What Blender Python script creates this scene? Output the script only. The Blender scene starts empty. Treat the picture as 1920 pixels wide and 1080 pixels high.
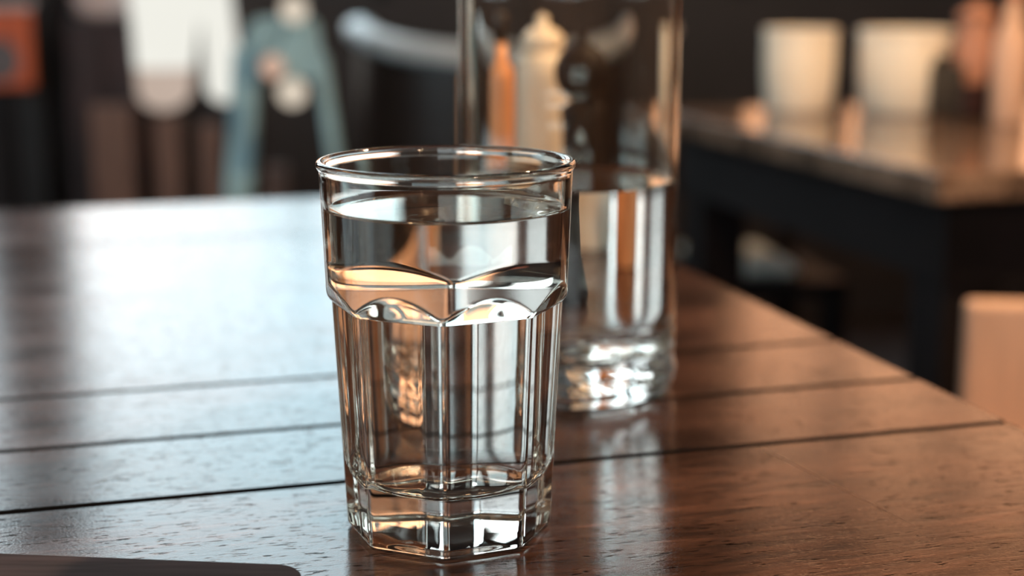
import bpy, bmesh, math, random
from mathutils import Vector, Matrix, noise
random.seed(7)
C = bpy.context.scene.collection
S = bpy.context.scene
R = math.radians

# ------------------------------------------------------------------ camera
TOP = 0.75                      # height of the table tops
CAMZ = 0.946
PITCH = R(11.7)
FPX = 2850.0
cam_d = bpy.data.cameras.new('camera')
cam = bpy.data.objects.new('camera', cam_d); C.objects.link(cam)
cam.location = (0, 0, CAMZ)
cam.rotation_euler = (math.pi/2 - PITCH, 0, 0)
cam_d.sensor_width = 36
cam_d.lens = FPX/1920*36
cam_d.clip_start = 0.02
cam_d.clip_end = 300
cam_d.dof.use_dof = True
cam_d.dof.focus_distance = 0.519
cam_d.dof.aperture_fstop = 5.0
S.camera = cam

# ------------------------------------------------------------------ sky, sun, exposure
w = bpy.data.worlds.new('sky'); S.world = w; w.use_nodes = True
wn = w.node_tree.nodes; wl = w.node_tree.links
bg = wn['Background']
tc = wn.new('ShaderNodeTexCoord'); nz = wn.new('ShaderNodeTexNoise'); cr = wn.new('ShaderNodeValToRGB')
nz.inputs['Scale'].default_value = 3.2; nz.inputs['Detail'].default_value = 4
wl.new(tc.outputs['Generated'], nz.inputs['Vector']); wl.new(nz.outputs['Fac'], cr.inputs['Fac'])
cr.color_ramp.elements[0].position = 0.35; cr.color_ramp.elements[0].color = (0.50, 0.77, 0.89, 1)
cr.color_ramp.elements[1].position = 0.62; cr.color_ramp.elements[1].color = (0.86, 0.96, 1.0, 1)
wl.new(cr.outputs['Color'], bg.inputs['Color'])
bg.inputs['Strength'].default_value = 4.5
sun_d = bpy.data.lights.new('sun', 'SUN'); sun = bpy.data.objects.new('sun', sun_d); C.objects.link(sun)
sun_d.energy = 16.0; sun_d.angle = R(1.0); sun_d.color = (1.0, 0.78, 0.58)
sun.rotation_euler = (R(44), 0, R(-22))     # high behind the camera, over the roof, onto the street
S.view_settings.view_transform = 'Standard'; S.view_settings.look = 'None'
S.view_settings.gamma = 1; S.view_settings.use_curve_mapping = False
S.view_settings.exposure = 0.0
S.cycles.max_bounces = 28; S.cycles.transmission_bounces = 24; S.cycles.glossy_bounces = 10
S.cycles.diffuse_bounces = 4; S.cycles.transparent_max_bounces = 16
S.cycles.use_denoising = True

# ------------------------------------------------------------------ helpers
def ray(x, y):
    return Vector(((x-960)/FPX, math.cos(PITCH)+math.sin(PITCH)*(540-y)/FPX, -math.sin(PITCH)+math.cos(PITCH)*(540-y)/FPX))
def G(x, y, z):                 # where the line of sight meets height z
    r = ray(x, y); t = (z-CAMZ)/r.z
    return Vector((0, 0, CAMZ)) + r*t
def D(x, y, Y):                 # where it meets depth Y
    r = ray(x, y); t = Y/r.y
    return Vector((0, 0, CAMZ)) + r*t

def empty(name, label, cat, loc=(0, 0, 0), rz=0, group=None):
    o = bpy.data.objects.new(name, None); C.objects.link(o)
    o.location = loc; o.rotation_euler = (0, 0, rz); o.empty_display_size = 0.05
    tag(o, label, cat, group); return o
def tag(o, label, cat, group=None):
    o['label'] = label; o['category'] = cat
    if group: o['group'] = group
    return o
def mesh(name, verts, faces, mats, parent=None, smooth=False, loc=None, fm=None):
    me = bpy.data.meshes.new(name); me.from_pydata([tuple(v) for v in verts], [], faces)
    for m in (mats if isinstance(mats, (list, tuple)) else [mats]): me.materials.append(m)
    if smooth: me.polygons.foreach_set('use_smooth', [True]*len(me.polygons))
    if fm: me.polygons.foreach_set('material_index', fm)
    me.update()
    o = bpy.data.objects.new(name, me); C.objects.link(o)
    if parent: o.parent = parent
    if loc is not None: o.location = loc
    return o
def from_bm(name, bm, mat, parent=None, smooth=False, loc=None):
    bmesh.ops.recalc_face_normals(bm, faces=bm.faces)
    me = bpy.data.meshes.new(name); bm.to_mesh(me); bm.free()
    me.materials.append(mat)
    if smooth: me.polygons.foreach_set('use_smooth', [True]*len(me.polygons))
    o = bpy.data.objects.new(name, me); C.objects.link(o)
    if parent: o.parent = parent
    if loc is not None: o.location = loc
    return o
def box_bm(x0, x1, y0, y1, z0, z1, bev=0.0, seg=2, bm=None):
    b = bmesh.new()
    bmesh.ops.create_cube(b, size=1)
    for v in b.verts:
        v.co = Vector((x0+(v.co.x+.5)*(x1-x0), y0+(v.co.y+.5)*(y1-y0), z0+(v.co.z+.5)*(z1-z0)))
    if bev: bmesh.ops.bevel(b, geom=b.edges[:], offset=bev, segments=seg, affect='EDGES', profile=0.5)
    if bm is None: return b
    me = bpy.data.meshes.new('t'); b.to_mesh(me); b.free(); bm.from_mesh(me); bpy.data.meshes.remove(me)
    return bm
def box(name, x0, x1, y0, y1, z0, z1, mat, parent=None, bev=0.0, seg=2):
    return from_bm(name, box_bm(x0, x1, y0, y1, z0, z1, bev, seg), mat, parent)
def lathe(name, prof, mat, parent=None, n=40, loc=None):
    vs, fs = [], []
    m = len(prof)
    for r, z in prof:
        for k in range(n):
            a = 2*math.pi*k/n; vs.append((r*math.cos(a), r*math.sin(a), z))
    for i in range(m-1):
        for k in range(n):
            k2 = (k+1) % n
            fs.append((i*n+k, i*n+k2, (i+1)*n+k2, (i+1)*n+k))
    o = mesh(name, vs, fs, mat, parent, True, loc)
    bm = bmesh.new(); bm.from_mesh(o.data)
    bmesh.ops.remove_doubles(bm, verts=bm.verts, dist=1e-6)
    bmesh.ops.recalc_face_normals(bm, faces=bm.faces)
    bm.to_mesh(o.data); bm.free()
    return o
def tube(name, pts, rad, mat, parent=None, n=12, flat=(1, 1)):
    pts = [Vector(p) for p in pts]; vs, fs = [], []
    for i, p in enumerate(pts):
        d = (pts[min(i+1, len(pts)-1)] - pts[max(i-1, 0)]).normalized()
        up = Vector((0, 0, 1)) if abs(d.z) < .95 else Vector((0, 1, 0))
        a = d.cross(up).normalized(); b = a.cross(d).normalized()
        r = rad[i] if isinstance(rad, (list, tuple)) else rad
        for k in range(n):
            t = 2*math.pi*k/n
            vs.append(p + a*(r*flat[0]*math.cos(t)) + b*(r*flat[1]*math.sin(t)))
    for i in range(len(pts)-1):
        for k in range(n):
            k2 = (k+1) % n; fs.append((i*n+k, i*n+k2, (i+1)*n+k2, (i+1)*n+k))
    fs.append(tuple(range(n))[::-1]); fs.append(tuple((len(pts)-1)*n+k for k in range(n)))
    o = mesh(name, vs, fs, mat, parent, True)
    bm = bmesh.new(); bm.from_mesh(o.data); bmesh.ops.recalc_face_normals(bm, faces=bm.faces); bm.to_mesh(o.data); bm.free()
    return o
def bar(name, p, q, wx, wy, mat, parent=None, bev=0.004, q_scale=1.0):
    """square bar from p to q, section wx by wy, ends horizontal"""
    p, q = Vector(p), Vector(q); vs = []
    for c, s in ((p, 1.0), (q, q_scale)):
        for sx, sy in ((-1, -1), (1, -1), (1, 1), (-1, 1)):
            vs.append(c + Vector((sx*wx*s/2, sy*wy*s/2, 0)))
    fs = [(0, 1, 2, 3), (4, 7, 6, 5), (0, 4, 5, 1), (1, 5, 6, 2), (2, 6, 7, 3), (3, 7, 4, 0)]
    bm = bmesh.new(); bv = [bm.verts.new(v) for v in vs]
    for f in fs: bm.faces.new([bv[i] for i in f])
    bmesh.ops.recalc_face_normals(bm, faces=bm.faces)
    if bev: bmesh.ops.bevel(bm, geom=bm.edges[:], offset=bev, segments=2, affect='EDGES')
    return from_bm(name, bm, mat, parent)
def struct(o): o['kind'] = 'structure'; return o

# ------------------------------------------------------------------ materials
def mat(name, col, rough=0.5, metal=0.0, var=0.25, scale=12.0, bump=0.0, spec=0.5, stretch=(1, 1, 1)):
    m = bpy.data.materials.new(name); m.use_nodes = True
    n, l = m.node_tree.nodes, m.node_tree.links
    p = n['Principled BSDF']; p.inputs['Roughness'].default_value = rough; p.inputs['Metallic'].default_value = metal
    p.inputs['Specular IOR Level'].default_value = spec
    t = n.new('ShaderNodeTexCoord'); mp = n.new('ShaderNodeMapping'); mp.inputs['Scale'].default_value = stretch
    z = n.new('ShaderNodeTexNoise'); z.inputs['Scale'].default_value = scale; z.inputs['Detail'].default_value = 5
    r = n.new('ShaderNodeValToRGB')
    r.color_ramp.elements[0].position = .3; r.color_ramp.elements[1].position = .7
    r.color_ramp.elements[0].color = tuple(c*(1-var) for c in col)+(1,)
    r.color_ramp.elements[1].color = tuple(min(1, c*(1+var)) for c in col)+(1,)
    l.new(t.outputs['Object'], mp.inputs['Vector']); l.new(mp.outputs['Vector'], z.inputs['Vector'])
    l.new(z.outputs['Fac'], r.inputs['Fac']); l.new(r.outputs['Color'], p.inputs['Base Color'])
    if bump:
        b = n.new('ShaderNodeBump'); b.inputs['Strength'].default_value = bump; b.inputs['Distance'].default_value = 0.002
        l.new(z.outputs['Fac'], b.inputs['Height']); l.new(b.outputs['Normal'], p.inputs['Normal'])
    return m
def glass(name, ior):
    m = bpy.data.materials.new(name); m.use_nodes = True
    n, l = m.node_tree.nodes, m.node_tree.links
    n.remove(n['Principled BSDF'])
    g = n.new('ShaderNodeBsdfGlass'); g.inputs['Roughness'].default_value = 0.0; g.inputs['IOR'].default_value = ior
    g.inputs['Color'].default_value = (0.995, 0.985, 0.965, 1)  # faint warm tint paints in the peach cast of the surroundings
    l.new(g.outputs['BSDF'], n['Material Output'].inputs['Surface'])
    return m

def table_wood(name, dark, light, gloss=0.2, slant=0.0, bumpy=.17):
    m = bpy.data.materials.new(name); m.use_nodes = True
    n, l = m.node_tree.nodes, m.node_tree.links
    p = n['Principled BSDF']
    t = n.new('ShaderNodeTexCoord'); oi = n.new('ShaderNodeObjectInfo')
    add = n.new('ShaderNodeVectorMath'); add.operation = 'ADD'
    sc = n.new('ShaderNodeVectorMath'); sc.operation = 'SCALE'; sc.inputs['Scale'].default_value = 7.0
    cb = n.new('ShaderNodeCombineXYZ')
    l.new(oi.outputs['Random'], cb.inputs['X']); l.new(oi.outputs['Random'], cb.inputs['Y'])
    l.new(cb.outputs['Vector'], sc.inputs[0])
    l.new(t.outputs['Object'], add.inputs[0]); l.new(sc.outputs['Vector'], add.inputs[1])
    def mapped(s, rz=0.0):
        mp = n.new('ShaderNodeMapping'); mp.inputs['Scale'].default_value = s; mp.inputs['Rotation'].default_value = (0, 0, rz)
        l.new(add.outputs['Vector'], mp.inputs['Vector']); return mp
    def noise_(s, scale, det, rz=0.0, dist=0.0):
        z = n.new('ShaderNodeTexNoise'); z.inputs['Scale'].default_value = scale; z.inputs['Detail'].default_value = det
        z.inputs['Distortion'].default_value = dist
        l.new(mapped(s, rz).outputs['Vector'], z.inputs['Vector']); return z
    def ramp(src, p0, c0, p1, c1):
        r = n.new('ShaderNodeValToRGB'); r.color_ramp.elements[0].position = p0; r.color_ramp.elements[1].position = p1
        r.color_ramp.elements[0].color = c0; r.color_ramp.elements[1].color = c1
        l.new(src, r.inputs['Fac']); return r
    def g(v): return (v, v, v, 1)
    grain = noise_((1, 9, 1), 26, 9, slant, 0.9)
    cloud = noise_((1, 2.2, 1), 9, 3, slant)
    pores = noise_((1, 6, 1), 150, 3, slant)                   # short dark pores along the grain
    fine = noise_((1, 3, 1), 900, 2, slant)
    col = ramp(grain.outputs['Fac'], .3, dark+(1,), .72, light+(1,))
    cl = ramp(cloud.outputs['Fac'], .35, g(.5), .68, g(1.35))
    mul = n.new('ShaderNodeMixRGB'); mul.blend_type = 'MULTIPLY'; mul.inputs['Fac'].default_value = 1
    l.new(col.outputs['Color'], mul.inputs['Color1']); l.new(cl.outputs['Color'], mul.inputs['Color2'])
    po = ramp(pores.outputs['Fac'], .60, g(1), .66, g(.10))
    mul2 = n.new('ShaderNodeMixRGB'); mul2.blend_type = 'MULTIPLY'; mul2.inputs['Fac'].default_value = 1
    l.new(mul.outputs['Color'], mul2.inputs['Color1']); l.new(po.outputs['Color'], mul2.inputs['Color2'])
    l.new(mul2.outputs['Color'], p.inputs['Base Color'])
    rr = ramp(cloud.outputs['Fac'], .3, g(gloss*.85), .7, g(gloss*1.3))
    l.new(rr.outputs['Color'], p.inputs['Roughness'])
    sp = ramp(pores.outputs['Fac'], .60, g(.5), .66, g(.03))
    l.new(sp.outputs['Color'], p.inputs['Specular IOR Level'])
    # relief: pores sunk, long waves of the planed board, fine varnish texture
    h1 = n.new('ShaderNodeMath'); h1.operation = 'MULTIPLY_ADD'
    l.new(grain.outputs['Fac'], h1.inputs[0]); h1.inputs[1].default_value = .55
    pm = n.new('ShaderNodeMath'); pm.operation = 'MULTIPLY'; pm.inputs[1].default_value = .5
    l.new(po.outputs['Color'], pm.inputs[0]); l.new(pm.outputs[0], h1.inputs[2])
    h2 = n.new('ShaderNodeMath'); h2.operation = 'MULTIPLY_ADD'; h2.inputs[1].default_value = .45
    l.new(fine.outputs['Fac'], h2.inputs[0]); l.new(h1.outputs[0], h2.inputs[2])
    b = n.new('ShaderNodeBump'); b.inputs['Strength'].default_value = bumpy; b.inputs['Distance'].default_value = 0.0006
    l.new(h2.outputs[0], b.inputs['Height']); l.new(b.outputs['Normal'], p.inputs['Normal'])
    return m

M = dict(
    seam=mat('pale_seam_wood', (.30, .16, .09), .4),
    joint=mat('sooty_joint', (.006, .005, .005), .9, spec=.1),  # near-black colour stands for shade inside the gaps
    floor=mat('dark_floor', (.045, .03, .028), .45, scale=6),
    wall=mat('dark_stained_wall', (.017, .012, .0135), .6, scale=5),
    warmwall=mat('warm_plaster', (.30, .17, .11), .8, scale=4),
    ceil=mat('ceiling_paint', (.10, .08, .075), .8),
    frame=mat('dark_frame', (.012, .011, .013), .5),
    facade=mat('terracotta_render', (.50, .25, .135), .9, scale=1.2, var=.15),
    street=mat('street_paving', (.32, .30, .28), .8),
    black=mat('black_wood', (.009, .0065, .007), .6, spec=.15),
    darkwood=mat('dark_chair_wood', (.016, .0095, .007), .35, stretch=(1, 1, 8)),
    rail=mat('pale_grey_rail', (.42, .45, .47), .3),  # pale grey stands for skylight sheen along a dark rail
    brown=mat('brown_wood', (.19, .105, .08), .55, stretch=(6, 6, 1)),
    redbrown=mat('red_brown_wood', (.030, .010, .009), .5),
    steel=mat('blue_grey_paint', (.25, .41, .47), .45),
    orange=mat('orange_red_print', (.72, .14, .045), .5),
    greyink=mat('grey_print', (.16, .14, .15), .6),
    pink=mat('pale_pink_cloth', (.62, .50, .48), .9),
    cream=mat('cream_ceramic', (.88, .77, .62), .4, var=.08),
    peach=mat('tan_wood', (.66, .40, .27), .6, stretch=(6, 6, 1), var=.12),
    terracotta=mat('terracotta_ceramic', (.50, .22, .13), .6),
    sage=mat('sage_cushion', (.58, .58, .53), .9),
    sauce=mat('orange_sauce', (.85, .36, .16), .35),
    slab=mat('dark_board_wood', (.028, .020, .024), .8, stretch=(1, 10, 1), scale=20, var=.5, bump=.2, spec=.2),
    glass=glass('clear_glass', 1.5), water_top=glass('water_surface', 1.333), water_side=glass('water_against_glass', 1.333/1.5),
    table=table_wood('varnished_table_wood', (.019, .0085, .006), (.088, .039, .025), .15),
    table_slant=table_wood('varnished_table_wood_slanting_grain', (.019, .0085, .006), (.088, .039, .025), .15, R(38)),
    table_far=table_wood('glossy_table_wood', (.11, .065, .043), (.28, .175, .12), .09, 0, .08),
)
def lamp_mat(name, col, strength, var=.12):
    m = bpy.data.materials.new(name); m.use_nodes = True
    n, l = m.node_tree.nodes, m.node_tree.links; n.remove(n['Principled BSDF'])
    t = n.new('ShaderNodeTexCoord'); z = n.new('ShaderNodeTexNoise'); z.inputs['Scale'].default_value = 14
    r = n.new('ShaderNodeValToRGB')
    r.color_ramp.elements[0].color = tuple(c*(1-var) for c in col)+(1,); r.color_ramp.elements[1].color = tuple(c*(1+var) for c in col)+(1,)
    e = n.new('ShaderNodeEmission'); e.inputs['Strength'].default_value = strength
    l.new(t.outputs['Object'], z.inputs['Vector']); l.new(z.outputs['Fac'], r.inputs['Fac']); l.new(r.outputs['Color'], e.inputs['Color'])
    l.new(e.outputs[0], n['Material Output'].inputs['Surface']); return m
M['bulb'] = lamp_mat('lit_bulb', (.95, .82, .66), .72)  # glow of the balls that stand in for glints
M['bulb_warm'] = lamp_mat('lit_warm_bulb', (.92, .60, .45), .66)
M['bulb_strong'] = lamp_mat('lit_pendant_bulb', (1, .66, .36), 9.0)
M['paper'] = lamp_mat('lit_white_paper', (.93, .92, .84), .95, .06)
M['paper_pink'] = lamp_mat('lit_pinkish_paper', (.76, .60, .50), .72, .1)

# ------------------------------------------------------------------ room
WY = 4.2                                                   # depth of the back wall
WX0, WX1, RY, CH = -3.2, 3.2, -2.6, 3.4
struct(box('floor', WX0-.2, WX1+.2, RY-.2, WY+.1, -.1, 0, M['floor']))
struct(box('ceiling', WX0-.2, WX1+.2, RY-.2, WY+.4, CH, CH+.2, M['ceil']))
def wall_with_holes(name, axis, pos, thick, a0, a1, holes, m):
    """solid wall in pieces around rectangular openings; holes = [(a0,a1,z0,z1)] sorted along a"""
    bm = bmesh.new(); cur = a0
    def put(x0, x1, z0, z1):
        if x1-x0 < 1e-4 or z1-z0 < 1e-4: return
        if axis == 'x': box_bm(x0, x1, pos, pos+thick, z0, z1, bm=bm)
        else: box_bm(pos, pos+thick, x0, x1, z0, z1, bm=bm)
    for h in holes:
        put(cur, h[0], 0, CH); put(h[0], h[1], 0, h[2]); put(h[0], h[1], h[3], CH); cur = h[1]
    put(cur, a1, 0, CH)
    return struct(from_bm(name, bm, m))
HF = (-2.3, -1.44, 1.28, 3.15)
HL = (-1.30, -.33, .88, 3.2)                              # pale sky opening
HR = (.60, 2.3, .89, 2.1)                                # opening towards the sunlit house
wall_with_holes('wall_back', 'x', WY, .15, WX0, WX1, [HF, HL, HR], M['wall'])
wall_with_holes('wall_left', 'y', WX0-.15, .15, RY, WY, [(-.9, 1.5, .9, 2.5)], M['wall'])
struct(box('wall_right', WX1, WX1+.15, RY, WY, 0, CH, M['warmwall']))
wall_with_holes('wall_rear', 'x', RY-.15, .15, WX0, WX1, [(-1.8, .6, .9, 2.3)], M['warmwall'])
def window(name, h, Y, bars):
    r = bpy.data.objects.new(name, None); C.objects.link(r); r.location = ((h[0]+h[1])/2, Y, h[2]); struct(r)
    W, H = (h[1]-h[0])/2, h[3]-h[2]
    for k, (x0, x1, z0, z1) in enumerate(((-W, -W+.05, 0, H), (W-.05, W, 0, H), (-W, W, H-.05, H), (-W, W, 0, .04))):
        box('frame', x0, x1, .02, .10, z0, z1, M['frame'], r, .004)
    for b in bars: box('mullion', b-r.location.x-.025, b-r.location.x+.025, .03, .09, .04, H-.05, M['frame'], r, .004)
window('window_1', HL, WY, [])
window('window_2', HR, WY, [.91, 1.25, 1.75])
window('window_3', HF, WY, [])
struct(box('ground', -14, 14, WY+.15, 16, -.25, -.15, M['street']))
# sunlit house across the street, seen only as a warm reflection
hb = bpy.data.objects.new('wall_opposite', None); C.objects.link(hb); hb.location = (4.6, 9.6, -.15)
struct(hb)
box('wall', -4.2, 5, 0, .3, 0, 7, M['facade'], hb)
struct(box('wall_garden', -9, .35, 9.9, 10.1, -.15, 1.75, M['facade']))  # unseen wall added to throw warm bands into the glass
for k in range(3):
    for j in range(2):
        wd = box('window', -3.2+k*2.6, -2.2+k*2.6, -.04, .02, 3.6+j*2.0, 4.9+j*2.0, M['frame'], hb, .01)
struct(box('pillar', -1.345, -1.255, WY-.12, WY-.02, 0, CH, M['frame'], None, .004))

# ------------------------------------------------------------------ the plank table
AZ = R(74.1)
Uv = Vector((math.sin(AZ), math.cos(AZ), 0)); Vv = Vector((-math.cos(AZ), math.sin(AZ), 0))
rotz = math.atan2(Uv.y, Uv.x)
def uv(p): return p.dot(Uv), p.dot(Vv)
ue = sum(uv(G(x, y, TOP))[0] for x, y in ((1714, 707), (1575, 641), (1900, 793)))/3
j1 = uv(G(836, 886, TOP))[1]; j2 = uv(G(836, 780, TOP))[1]; j3 = uv(G(836, 690, TOP))[1]
vf = uv(G(400, 378, TOP))[1]
print('TABLE', ue, j1, j2, j3, vf)
table = empty('plank_table', 'dark varnished plank table carrying the faceted tumbler and the carafe', 'table', (0, 0, 0), rotz)
GAP = .0019
def board(v0, v1, u0, u1, m, dz=0.0, th=.03):
    o = from_bm('board', box_bm(u0, u1, v0+GAP, v1-GAP, TOP-th+dz, TOP+dz, .0007, 2), m, table)
    o.data.materials.append(M['joint'])
    for p in o.data.polygons:                              # unvarnished flanks and bevels, near-black to paint in the gap shade
        if abs(p.normal.y) > .25: p.material_index = 1
    return o
U0 = -.95
j4 = j3+.425
board(j1-.36, j1, U0, ue, M['table_slant'])
board(j1, j2, U0, ue, M['table'])
board(j2, j3, U0, ue, M['table'], .0)
board(j3, j4, U0, ue, M['table'])
board(j4, vf, U0, ue, M['table'])
box('under_frame', U0+.05, ue-.05, j1-.31, vf-.05, TOP-.08, TOP-.032, M['black'], table)
for u in (U0+.1, ue-.1):
    for v in (j1-.25, vf-.1):
        box('leg', u-.035, u+.035, v-.035, v+.035, 0, TOP-.08, M['black'], table, .004)
# thin pale scratch line in the near board
a, b_ = G(1432, 842, TOP), G(1715, 985, TOP)
ru = Matrix.Rotation(-rotz, 3, 'Z'); a, b_ = ru @ a, ru @ b_
dd = (b_-a).normalized(); sd = Vector((-dd.y, dd.x, 0))*.00035
sv = []
for q in range(13):                                        # a thin proud seam, wavering and fading out
    c_ = a.lerp(b_, q/12) + sd*random.uniform(-1, 1); f_ = 1-(q/12)**2*.9
    sv += [c_-sd*f_+Vector((0, 0, -.0002)), c_+Vector((0, 0, .00022*f_)), c_+sd*f_+Vector((0, 0, -.0002))]
sf = [f for q in range(12) for f in ((q*3, q*3+3, q*3+4, q*3+1), (q*3+1, q*3+4, q*3+5, q*3+2))]
mesh('seam', sv, sf, M['seam'], table)['label'] = 'thin pale seam line in the near board'

# ------------------------------------------------------------------ tumbler
TC = Vector((-.0228, .5235, TOP+.0002))
NT = 320
WATER = .1160
def rb(h): return (.0424 + (h-.088)*(.0014/.039)) if h > .06 else .0414
def smin(a, b, k):
    t = max(k-abs(a-b), 0)/k
    return min(a, b) - t*t*k*.25
def apothem(h):
    if h <= .083: return .0343+(.0379-.0343)*h/.083
    return .0379+.0056*((h-.083)/.0105)**.8
def r_out(th, h):
    q = math.pi/4
    k0 = round((th-q/2)/q)
    ap = apothem(h)
    rs = sorted(ap/max(.2, math.cos(th-(k*q+q/2))) for k in (k0-1, k0, k0+1))
    f = smin(rs[0], rs[1], .0017)
    return smin(rb(h), f, .0006)
def r_in(h):
    pts = ((.0, .0308), (.026, .0316), (.080, .0357), (.118, .0412), (.1315, .0416))
    for (h0, r0), (h1, r1) in zip(pts, pts[1:]):
        if h <= h1:
            t = (h-h0)/(h1-h0); return r0+(r1-r0)*t
    return pts[-1][1]
FLOOR_H = .0195; FIL = .006
def inner_profile(h_top):
    """inside of the tumbler from the centre of its floor up to h_top (r, h)"""
    pr = [(.0004, FLOOR_H+.0016)]
    rc = r_in(FLOOR_H+FIL)-FIL
    for i in range(1, 13): s = i/12; pr.append((rc*s, FLOOR_H+.0016*(1-s*s)))
    for i in range(1, 9):
        a = math.pi/2*i/8; pr.append((rc+FIL*math.sin(a), FLOOR_H+FIL*(1-math.cos(a))))
    h = FLOOR_H+FIL
    while h < h_top-.0016:
        h += .0015; pr.append((r_in(h), h))
    pr.append((r_in(h_top), h_top))
    return pr
def ring_mesh(rings, n, close_first=True, close_last=True, flip=False):
    vs, fs = [], []
    for f in rings:
        for k in range(n): vs.append(f(2*math.pi*k/n))
    for i in range(len(rings)-1):
        for k in range(n):
            k2 = (k+1) % n; fs.append((i*n+k, i*n+k2, (i+1)*n+k2, (i+1)*n+k))
    if close_first: fs.append(tuple(range(n))[::-1])
    if close_last: fs.append(tuple((len(rings)-1)*n+k for k in range(n)))
    if flip: fs = [f[::-1] for f in fs]
    return vs, fs
def P3(r, th, h): return (r*math.cos(th), r*math.sin(th), h)
rings = []
for s in (.01, .2, .4, .6, .75, .84):
    rings.append(lambda t, s=s: P3(r_out(t, 0)*s, t, .0012*(1-(s/.86)**4)))
for i in range(7):
    a = math.pi/2*i/6
    rings.append(lambda t, a=a: P3(r_out(t, .0016)-.0042+.0042*math.sin(a), t, .0018*(1-math.cos(a))))
hs = []
h = .003
while h < .0800: hs.append(h); h += .0022
while h < .0955: hs.append(h); h += .00022
while h < .1285: hs.append(h); h += .0015
for h in hs: rings.append(lambda t, h=h: P3(r_out(t, h), t, h))
bead = [(.04385, .1288), (.0440, .1297), (.0445, .1304), (.0448, .1310), (.0449, .1316), (.0448, .1322), (.0445, .1327), (.0440, .1330),
        (.0434, .13305), (.0428, .1329), (.0423, .1325), (.0419, .1319), (.04165, .1311), (.0416, .1300), (.0415, .1280)]
HC = WATER+.0016                                            # where the water climbs the wall
h = .1262
while h > HC+.0003: bead.append((r_in(h), h)); h -= .0015
bead.append((r_in(HC), HC))
for r, h in bead: rings.append(lambda t, r=r, h=h: P3(r, t, h))
vs, fs = ring_mesh(rings, NT, True, False)
tum_rot = math.atan2(-TC.y, -TC.x) - R(2.2)
tum = mesh('faceted_tumbler', vs, fs, M['glass'], None, True, TC)
tum.rotation_euler = (0, 0, tum_rot)
tag(tum, 'clear eight-sided drinking glass with arched facets, full of water, in front', 'glass')
def water_body(name, prof, level, climb, n, loc, label, wavy=None):
    """closed body of water: wall side against the glass, meniscus and flat top"""
    rg = [lambda t, r=r, h=h: (P3(r, t, h) if wavy is None else wavy(r, t, h)) for r, h in prof]
    side = len(rg)
    rt = prof[-1][0]
    for i in range(1, 10):
        s = i/9; rg.append(lambda t, s=s: P3(rt-.0050*s, t, level+climb*(1-s)**2.4))
    for s in (.8, .6, .4, .2, .01): rg.append(lambda t, s=s: P3((rt-.005)*s, t, level))
    vs, fs = ring_mesh(rg, n, True, True)
    fm = []
    for i in range(len(rg)-1): fm += [0 if i < side-1 else 1]*n
    fm += [0, 1]
    o = mesh(name, vs, fs, [M['water_side'], M['water_top']], None, True, loc, fm)
    return tag(o, label, 'water')
water_body('water', inner_profile(HC), WATER, .0016, NT, TC, 'clear water filling the faceted drinking glass almost to its rim')

# ------------------------------------------------------------------ carafe behind
CC = Vector((.0268, .716, TOP+.0002))
RO, RI, CF, CW = .0516, .0487, .0205, .1000
NC = 200
def swirl(th, h):
    return noise.noise(Vector((2.0*math.cos(th+h*45), 2.0*math.sin(th+h*45), h*230)))
def cav(r, t, h):
    w_ = max(0, 1-max(0, h-CF-.004)/.012)
    k = noise.noise(Vector((r*math.cos(t)*70, r*math.sin(t)*70, 3.1)))*.0030*w_
    k2 = swirl(t, h)*.0006*w_
    return P3(r+k2*min(1, r/.03), t, h+k)
def c_inner(h_top):
    pr = [(.0005, CF+.001)]
    rc = RI-.008
    for i in range(1, 15): pr.append((rc*i/14, CF+.001*(1-(i/14)**2)))
    for i in range(1, 9):
        a = math.pi/2*i/8; pr.append((rc+.008*math.sin(a), CF+.008*(1-math.cos(a))))
    h = CF+.008
    while h < h_top-.004: h += .004; pr.append((RI, h))
    pr.append((RI, h_top)); return pr
rings = []
for s in (.01, .25, .5, .7, .85): rings.append(lambda t, s=s: P3(RO*s, t, .003*(1-(s/.88)**3)+.0008*swirl(t, s)))
for i in range(9):
    a = math.pi/2*i/8
    rings.append(lambda t, a=a: P3(RO-.006+.006*math.sin(a), t, .006*(1-math.cos(a))))
h = .007
while h < .2101:
    wv = max(0, min(1, (h-.006)/.003))*max(0, min(1, (.024-h)/.005))
    rings.append(lambda t, h=h, wv=wv: P3(RO+.0013*wv*swirl(t, h), t, h)); h += .0012 if h < .04 else .006
prof = []
for i in range(1, 13):
    s = i/12; prof.append((RO-.022*(3*s*s-2*s**3), .210+.055*s))
prof += [(.0300, .29), (.0315, .305), (.0325, .309), (.0318, .311), (.0300, .310), (.0285, .305), (.0272, .29)]
for i in range(12, -1, -1):
    s = i/12; prof.append((RI-.022*(3*s*s-2*s**3), .210+.055*s))
CHC = CW+.0018
h = .204
while h > CHC+.003: prof.append((RI, h)); h -= .006
prof.append((RI, CHC))
for r, h in prof: rings.append(lambda t, r=r, h=h: P3(r, t, h))
vs, fs = ring_mesh(rings, NC, True, False)
car = mesh('glass_carafe', vs, fs, M['glass'], None, True, CC)
tag(car, 'tall clear glass carafe with thick rippled base, standing behind the drinking glass', 'carafe')
water_body('water', c_inner(CHC), CW, .0018, NC, CC, 'clear water half filling the tall carafe', cav)

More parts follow.
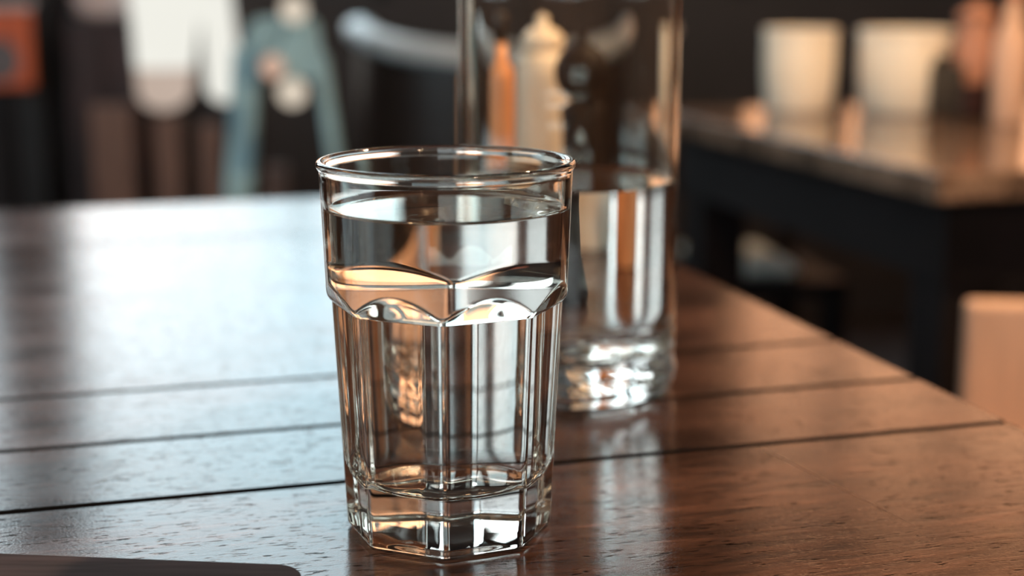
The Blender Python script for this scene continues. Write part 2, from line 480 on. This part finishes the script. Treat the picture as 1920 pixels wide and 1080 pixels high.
# ------------------------------------------------------------------ dark board in the near corner
zt = TOP+.007
pA, pB = G(0, 1036, zt), G(540, 1057, zt)
d = (pB-pA).normalized(); nrm = Vector((d.y, -d.x, 0))
corner = pB + d*.0065
outl = []
rc = .010
c0 = corner - d*rc + nrm*rc
for i in range(9):
    a = math.pi/2*i/8
    outl.append(c0 + d*(rc*math.sin(a)) - nrm*(rc*math.cos(a)))
outl += [corner+nrm*.16-d*.01, corner+nrm*.17-d*.02, corner+nrm*.17-d*.24, corner-d*.24]
bm = bmesh.new()
top = [bm.verts.new((p.x, p.y, zt)) for p in outl]; bot = [bm.verts.new((p.x, p.y, TOP+.0003)) for p in outl]
ft = bm.faces.new(top); bm.faces.new(bot[::-1])
for i in range(len(outl)):
    k = (i+1) % len(outl); bm.faces.new((top[i], bot[i], bot[k], top[k]))
bmesh.ops.recalc_face_normals(bm, faces=bm.faces)
bmesh.ops.bevel(bm, geom=[e for e in bm.edges if all(abs(v.co.z-zt) < 1e-6 for v in e.verts)], offset=.0008, segments=2, affect='EDGES')
tag(from_bm('serving_board', bm, M['slab']), 'dark wooden board with rounded corner lying at the near edge of the table', 'board')

# ------------------------------------------------------------------ things on the table behind the carafe
def on_table(x, yd): return Vector(((x-960)/2910*yd, yd, TOP+.0003))
o = empty('sauce_bottle', 'slim orange sauce bottle standing behind the carafe', 'bottle', on_table(900, 1.04))
lathe('body', [(.0001, 0), (.013, 0), (.0145, .002), (.0145, .125), (.0130, .133), (.0075, .138), (.0065, .15), (.0001, .15)], M['sauce'], o)
lathe('cap', [(.0001, .150), (.0068, .150), (.0068, .168), (.0055, .170), (.0001, .170)], M['darkwood'], o)
o = empty('ceramic_jar', 'cream ceramic jar standing behind the carafe', 'jar', on_table(1006, 1.12))
lathe('body', [(.0001, 0), (.023, 0), (.025, .004), (.0255, .12), (.024, .135), (.020, .140), (.0001, .140)], M['cream'], o)
lathe('lid', [(.0001, .140), (.0195, .140), (.0195, .150), (.012, .156), (.005, .158), (.006, .164), (.0001, .167)], M['cream'], o)
o = empty('pepper_mill', 'dark turned pepper mill with round head standing behind the carafe', 'pepper mill', on_table(1096, .93))
lathe('body', [(.0001, 0), (.016, 0), (.017, .004), (.0135, .03), (.0125, .06), (.0135, .105), (.015, .115), (.010, .119), (.0001, .119)], M['black'], o)
hd = [(.0001, .119)]+[(.019*math.sin(math.pi*i/12), .137-.018*math.cos(math.pi*i/12)) for i in range(1, 12)]+[(.003, .156), (.004, .160), (.0001, .163)]
lathe('head', hd, M['black'], o)

# ------------------------------------------------------------------ second table, to the right
p0 = G(1762, 326, TOP); u0, v0 = uv(p0)
far_e = uv(G(1500, 196, TOP))[1]
t2 = empty('side_table', 'dark glossy table beyond the plank table, cream pots on it', 'table', (0, 0, 0), rotz)
nb = 3; W2 = (far_e-v0)/nb
for k in range(nb):
    from_bm('board', box_bm(u0, u0+1.15, v0+k*W2+.001, v0+(k+1)*W2-.001, TOP-.03, TOP, .003, 2), M['table_far'], t2)
box('apron', u0+.03, u0+1.12, v0+.03, far_e-.03, TOP-.12, TOP-.031, M['black'], t2)
for u in (u0+.07, u0+1.08):
    for v in (v0+.07, far_e-.07): box('leg', u-.035, u+.035, v-.035, v+.035, 0, TOP-.12, M['black'], t2, .004)
def on_side(x, y): p = G(x, y, TOP); p.z = TOP+.0003; return p
def pot(x, y, rad, hgt, label):
    o = empty('cream_pot', label, 'pot', on_side(x, y), 0, 'cream pots on the side table')
    lathe('body', [(.0001, 0), (rad*.86, 0), (rad*.93, .004), (rad, hgt*.5), (rad, hgt*.9), (rad*.96, hgt), (rad*.88, hgt), (rad*.86, hgt*.9), (rad*.84, .01), (.0001, .008)], M['cream'], o)
    lathe('rim', [(rad*.97, hgt*.93), (rad*1.03, hgt*.94), (rad*1.04, hgt*.98), (rad*.97, hgt)], M['cream'], o)
pot(1496, 208, .052, .118, 'cream ceramic pot on the side table, nearer the carafe')
pot(1692, 210, .066, .118, 'wider cream ceramic pot on the side table, beside the dark caddy')
cd = empty('condiment_caddy', 'dark wooden caddy on the side table beside the wider cream pot', 'caddy', on_side(1822, 222), rotz)
box('tray', -.045, .045, -.04, .04, 0, .008, M['darkwood'], cd, .002)
box('side', -.045, -.039, -.04, .04, .008, .075, M['darkwood'], cd, .002)
box('side', .039, .045, -.04, .04, .008, .075, M['darkwood'], cd, .002)
box('back', -.039, .039, .034, .04, .008, .085, M['darkwood'], cd, .002)
box('front', -.039, .039, -.04, -.034, .008, .05, M['redbrown'], cd, .002)
tj = empty('terracotta_jar', 'terracotta jar held in the dark caddy on the side table', 'jar', on_side(1822, 222)+Vector((0, 0, .0083)))
lathe('body', [(.0001, 0), (.026, 0), (.028, .004), (.030, .08), (.027, .10), (.024, .108), (.024, .125), (.0001, .125)], M['terracotta'], tj)
lathe('lid', [(.0001, .125), (.027, .125), (.027, .135), (.008, .145), (.0001, .15)], M['terracotta'], tj)
tb = empty('tan_bottle', 'tan bottle on the side table, beyond the dark caddy from the pots', 'bottle', on_side(1888, 232))
lathe('body', [(.0001, 0), (.022, 0), (.024, .004), (.024, .10), (.019, .12), (.011, .135), (.010, .16), (.0001, .16)], M['peach'], tb)
lathe('cap', [(.0001, .16), (.012, .16), (.012, .178), (.0001, .18)], M['terracotta'], tb)

# ------------------------------------------------------------------ seats
p = D(1820, 570, 1.30)
tan = empty('tan_chair', 'tan wooden chair with solid back, standing past the end of the plank table', 'chair', (p.x+.17, p.y, 0), R(-6))
box('backrest', -.17, .17, -.012, .012, .50, p.z, M['peach'], tan, .006)
box('seat', -.18, .18, -.36, -.02, .42, .45, M['peach'], tan, .006)
for sx in (-1, 1):
    bar('leg', (sx*.165, -.34, 0), (sx*.155, -.33, .42), .034, .034, M['peach'], tan)
    bar('leg', (sx*.165, .03, 0), (sx*.15, .0, .50), .034, .034, M['peach'], tan)

# chair with sage cushion under the second table
p = G(1355, 492, .45)
sc_ = empty('cushioned_chair', 'dark chair with sage cushion pushed under the side table', 'chair', (p.x+.03, p.y+.02, 0), R(8))
box('seat', -.15, .15, -.15, .15, .41, .44, M['black'], sc_, .004)
box('cushion', -.085, .075, -.12, .12, .44, .465, M['sage'], sc_, .015, 3)
for sx in (-1, 1):
    for sy in (-1, 1): box('leg', sx*.13-.018, sx*.13+.018, sy*.13-.018, sy*.13+.018, 0, .41, M['black'], sc_, .003)
for sx in (-1, 1): box('back_post', sx*.13-.018, sx*.13+.018, .12, .15, .44, .70, M['black'], sc_, .003)
box('backrest', -.12, .12, .125, .145, .55, .70, M['black'], sc_, .004)

# dark tub chair with sky sheen painted pale on its curved rail
tub = empty('tub_chair', 'dark round-backed chair with shiny curved top rail behind the glass and carafe', 'chair', (-.002, 3.25, 0))
N = 28; Rt = .318
def arc(r, z, a0=-170, a1=-10, n=N): return [(r*math.cos(R(a0+(a1-a0)*i/n)), r*math.sin(R(a0+(a1-a0)*i/n)), z(i/n) if callable(z) else z) for i in range(n+1)]
zr = lambda s: .832 - .044*math.sin(math.pi*s)**1.0
tube('top_rail', arc(Rt, zr), 0.028, M['rail'], tub, 14, (1.2, .9))
vs, fs = [], []
outer = arc(Rt+.008, 0); inner = arc(Rt-.008, 0)
for i in range(N+1):
    s = i/N
    for pt, z in ((outer[i], .40), (outer[i], zr(s)-.012), (inner[i], zr(s)-.012), (inner[i], .40)): vs.append((pt[0], pt[1], z))
for i in range(N):
    for k in range(4):
        k2 = (k+1) % 4; fs.append((i*4+k, i*4+k2, (i+1)*4+k2, (i+1)*4+k))
fs += [(3, 2, 1, 0), tuple(N*4+k for k in range(4))]
bk = mesh('backrest', vs, fs, M['darkwood'], tub, True)
bmx = bmesh.new(); bmx.from_mesh(bk.data); bmesh.ops.recalc_face_normals(bmx, faces=bmx.faces); bmx.to_mesh(bk.data); bmx.free()
bk.data.polygons.foreach_set('use_smooth', [False]*len(bk.data.polygons))
lathe('seat', [(.0001, .40), (.285, .40), (.30, .41), (.30, .44), (.285, .46), (.0001, .465)], M['darkwood'], tub, 32)
for a in (45, 135, 225, 315):
    bar('leg', (.22*math.cos(R(a)), .22*math.sin(R(a)), 0), (.19*math.cos(R(a)), .19*math.sin(R(a)), .40), .035, .035, M['darkwood'], tub)

# blue-grey metal chair
Ym = 2.50; KM = Ym/3.55
pm_ = D(522, 78, Ym)
ch = empty('metal_chair', 'blue-grey painted metal chair with splayed legs, its back to the table', 'chair', (pm_.x, Ym, 0), R(-4))
zb0, zb1 = D(522, 135, Ym).z, D(522, 32, Ym).z
px_ = Ym/2880
def plate(name, pts, th, m, parent):
    bm = bmesh.new()
    f = [bm.verts.new((x, -th/2, z)) for x, z in pts]; b = [bm.verts.new((x, th/2, z)) for x, z in pts]
    bm.faces.new(f); bm.faces.new(b[::-1])
    for i in range(len(pts)):
        k = (i+1) % len(pts); bm.faces.new((f[i], b[i], b[k], f[k]))
    return from_bm(name, bm, m, parent)
def rounded(pts, r, n=6):
    out = []
    for i, p in enumerate(pts):
        p = Vector(p); a = (Vector(pts[i-1])-p).normalized(); b = (Vector(pts[(i+1) % len(pts)])-p).normalized()
        q0, q1 = p+a*r, p+b*r
        for k in range(n+1):
            t = k/n; out.append(tuple(q0*(1-t)**2 + p*2*t*(1-t) + q1*t*t))
    return out
plate('backrest', rounded([(-.094*KM, zb0), (.108*KM, zb0-.012), (.092*KM, zb1), (-.060*KM, zb1)], .02), .012, M['steel'], ch)
bar('leg', (-.135, .02, 0), (-.072*KM, .0, zb0+.04), .044, .03, M['steel'], ch)
bar('leg', (.165, .02, 0), (.096*KM, .0, zb0+.03), .022, .022, M['steel'], ch)
box('seat', -.135, .145, .02, .32, .43, .448, M['steel'], ch, .005)
bar('leg', (-.135, .34, 0), (-.11, .30, .43), .04, .03, M['steel'], ch)
bar('leg', (.155, .34, 0), (.12, .30, .43), .04, .03, M['steel'], ch)

# glowing balls on a cord, standing in for blurred glints by the metal chair
Yl = 2.38
bl = empty('bulb_string', 'string of three pale round bulbs hanging in front of the metal chair', 'light', D(540, 20, Yl))
o0 = D(540, 20, Yl)
pb = [D(551, 18, Yl)-o0, D(511, 125, Yl)-o0, D(548, 173, Yl)-o0]
tube('cord', [Vector((.01, 0, CH-o0.z)), Vector((.012, 0, .6)), pb[0]+Vector((0, .0, .02)), (pb[0]+pb[1])/2+Vector((-.004, 0, 0)), pb[1]+Vector((0, 0, .015)), (pb[1]+pb[2])/2+Vector((-.006, 0, -.008)), pb[2]+Vector((0, 0, .015))], .0016, M['black'], bl, 6)
for k, q in enumerate(pb):
    r_ = (.0215, .019, .023)[k]
    b = lathe('bulb', [(.0001, -r_)]+[(r_*math.sin(math.pi*i/14), -r_*math.cos(math.pi*i/14)) for i in range(1, 14)]+[(.0001, r_)], M['bulb_warm' if k == 1 else 'bulb'], bl, 24)
    b.location = q

# brown slatted bench by the wall
Yb = 3.75
bn = empty('slatted_bench', 'brown wooden bench with upright back slats below the white curtain', 'bench', (D(330, 300, Yb).x, Yb, 0))
bx = bn.location.x
def slat(x0, x1, yt):
    a, b = D(x0, yt, Yb), D(x1, yt, Yb)
    box('slat', a.x-bx, b.x-bx, -.012, .012, .30, a.z, M['brown'], bn, .005)
slat(168, 248, 196); slat(288, 338, 218); slat(372, 414, 232); slat(496, 540, 310)
box('seat', D(150, 0, Yb).x-bx, D(560, 0, Yb).x-bx, -.30, .0, .26, .30, M['redbrown'], bn, .006)
for x in (165, 545):
    for yy in (-.27, -.03): box('leg', D(x, 0, Yb).x-bx-.025, D(x, 0, Yb).x-bx+.025, yy-.02, yy+.02, 0, .26, M['redbrown'], bn, .004)

# cabinet with cloth against the wall
Yc = 4.0
zc = D(180, 38, Yc).z
xa, xb = D(120, 0, Yc).x, D(262, 0, Yc).x
cb_ = empty('low_cabinet', 'dark red-brown cabinet against the wall beside the pillar', 'cabinet', ((xa+xb)/2, Yc, 0))
hw = (xb-xa)/2
box('body', -hw, hw, 0, .17, 0, zc, M['redbrown'], cb_, .004)
for s in (-1, 1):
    dr = box('door', min(s*.004, s*(hw-.006)), max(s*.004, s*(hw-.006)), -.016, -.001, .05, zc-.03, M['redbrown'], cb_, .003)
    kb = lathe('knob', [(.0001, -.012), (.008, -.008), (.008, .0), (.004, .012)], M['black'], dr, 12)
    kb.location = (s*.02, -.026, .5); kb.rotation_euler = (R(-90), 0, 0)
def cushion(name, label, cat, c, sx, sy, sz, m):
    bm = bmesh.new(); bmesh.ops.create_uvsphere(bm, u_segments=24, v_segments=14, radius=1)
    for v in bm.verts:
        q = v.co
        v.co = Vector((math.copysign(abs(q.x)**.55, q.x)*sx, math.copysign(abs(q.y)**.55, q.y)*sy, math.copysign(abs(q.z)**.7, q.z)*sz))
    o = from_bm(name, bm, m, None, True, c); return tag(o, label, cat)
cushion('folded_cloth', 'pale pink folded cloth lying on the red-brown cabinet', 'cloth', Vector(((xa+xb)/2, Yc+.07, zc+.056)), hw*.92, .06, .055, M['pink'])

# two white paper lanterns, lit, low over the bench
def lantern(label, x, xt, xb, yb, ytier, Y, wt, wb, m2):
    a, b = D(xt, -70, Y), D(xb, yb, Y)
    o = empty('paper_lantern', label, 'lantern', (a.x, Y, a.z), 0, 'lit paper lanterns')
    H = a.z-b.z; rt, rbm = wt/2910*Y/2, wb/2910*Y/2; lean = b.x-a.x
    kt = (a.z-D(0, ytier, Y).z)/H
    def shell(name, k0, k1, m, closed):
        vs, fs, n, q = [], [], 32, 18
        for i in range(q+1):
            k = k0+(k1-k0)*i/q
            r = rt+(rbm-rt)*k
            if k > .88: r *= math.sqrt(max(.004, 1-((k-.88)/.12)**2*.92))
            if k < .06: r *= .55+.45*k/.06
            r *= 1+.012*math.cos(i*math.pi)                    # ribs of the paper
            for t in range(n):
                th = 2*math.pi*t/n; vs.append((lean*k+r*math.cos(th), r*math.sin(th), -H*k))
        for i in range(q):
            for t in range(n):
                t2 = (t+1) % n; fs.append((i*n+t, (i+1)*n+t, (i+1)*n+t2, i*n+t2))
        fs.append(tuple(range(n)) if True else ()); fs.append(tuple(q*n+t for t in range(n))[::-1])
        return mesh(name, vs, fs, m, o, True)
    shell('lantern_shade', 0, kt-.004, M['paper'], True)
    shell('lower_tier', kt+.004, 1, m2, True)
    tube('cord', [(0, 0, .0), (0, 0, CH-a.z)], .002, M['black'], o, 6)
lantern('large lit white paper lantern above the brown bench, pinkish at its bottom', 0, 312, 308, 206, 128, 3.92, 150, 92, M['paper_pink'])
lantern('smaller lit white paper lantern between the large one and the metal chair', 0, 396, 424, 192, 60, 4.11, 58, 70, M['paper'])

# orange sign by the pillar
Ys = 3.9
sg = empty('orange_sign', 'orange-red sign board with grey blotch on the dark wall past the pillar', 'sign', (D(20, 165, Ys).x, Ys, D(20, 165, Ys).z))
sx = sg.location.x; sz = sg.location.z
box('panel', D(-70, 0, Ys).x-sx, D(52, 0, Ys).x-sx, 0, .02, 0, D(0, 22, Ys).z-sz, M['orange'], sg, .006)
box('frame', D(-72, 0, Ys).x-sx, D(56, 0, Ys).x-sx, -.002, .024, D(0, 20, Ys).z-sz, D(0, 4, Ys).z-sz, M['pink'], sg, .006)
plate('blotch', [(D(-10, 0, Ys).x-sx+.055*math.cos(2*math.pi*k/20), .07+.055*math.sin(2*math.pi*k/20)) for k in range(20)], .004, M['greyink'], sg).location.y = -.001
box('post', D(-5, 0, Ys).x-sx-.02, D(-5, 0, Ys).x-sx+.02, .003, .018, -sz, .0, M['black'], sg, .003)

# ------------------------------------------------------------------ warm pendant lamps added out of view to light pots, jar and glass
def pendant(loc, watt, label):
    o = empty('pendant_lamp', label, 'lamp', loc, 0, 'warm pendant lamps')
    lathe('lamp_shade', [(.16, -.02), (.155, .0), (.09, .09), (.03, .13), (.028, .13), (.085, .085), (.15, -.005), (.157, -.02)], M['black'], o)
    tube('cord', [(0, 0, .13), (0, 0, CH-loc[2])], .004, M['black'], o, 8)
    lathe('bulb', [(.0001, -.01)]+[(.032*math.sin(math.pi*i/12), .022-.032*math.cos(math.pi*i/12)) for i in range(1, 12)]+[(.0001, .054)], M['bulb_strong'], o, 20)
    l = bpy.data.lights.new('pendant_light', 'POINT'); l.energy = watt; l.color = (1, .66, .38); l.shadow_soft_size = .035
    lo = bpy.data.objects.new('pendant_light', l); C.objects.link(lo); lo.parent = o; lo.location = (0, 0, -.03)
pendant((.60, 1.15, 1.95), 88, 'black pendant lamp hanging between the plank table and the side table')
pendant((.38, -.10, 1.66), 34, 'black pendant lamp hanging over the plank table')
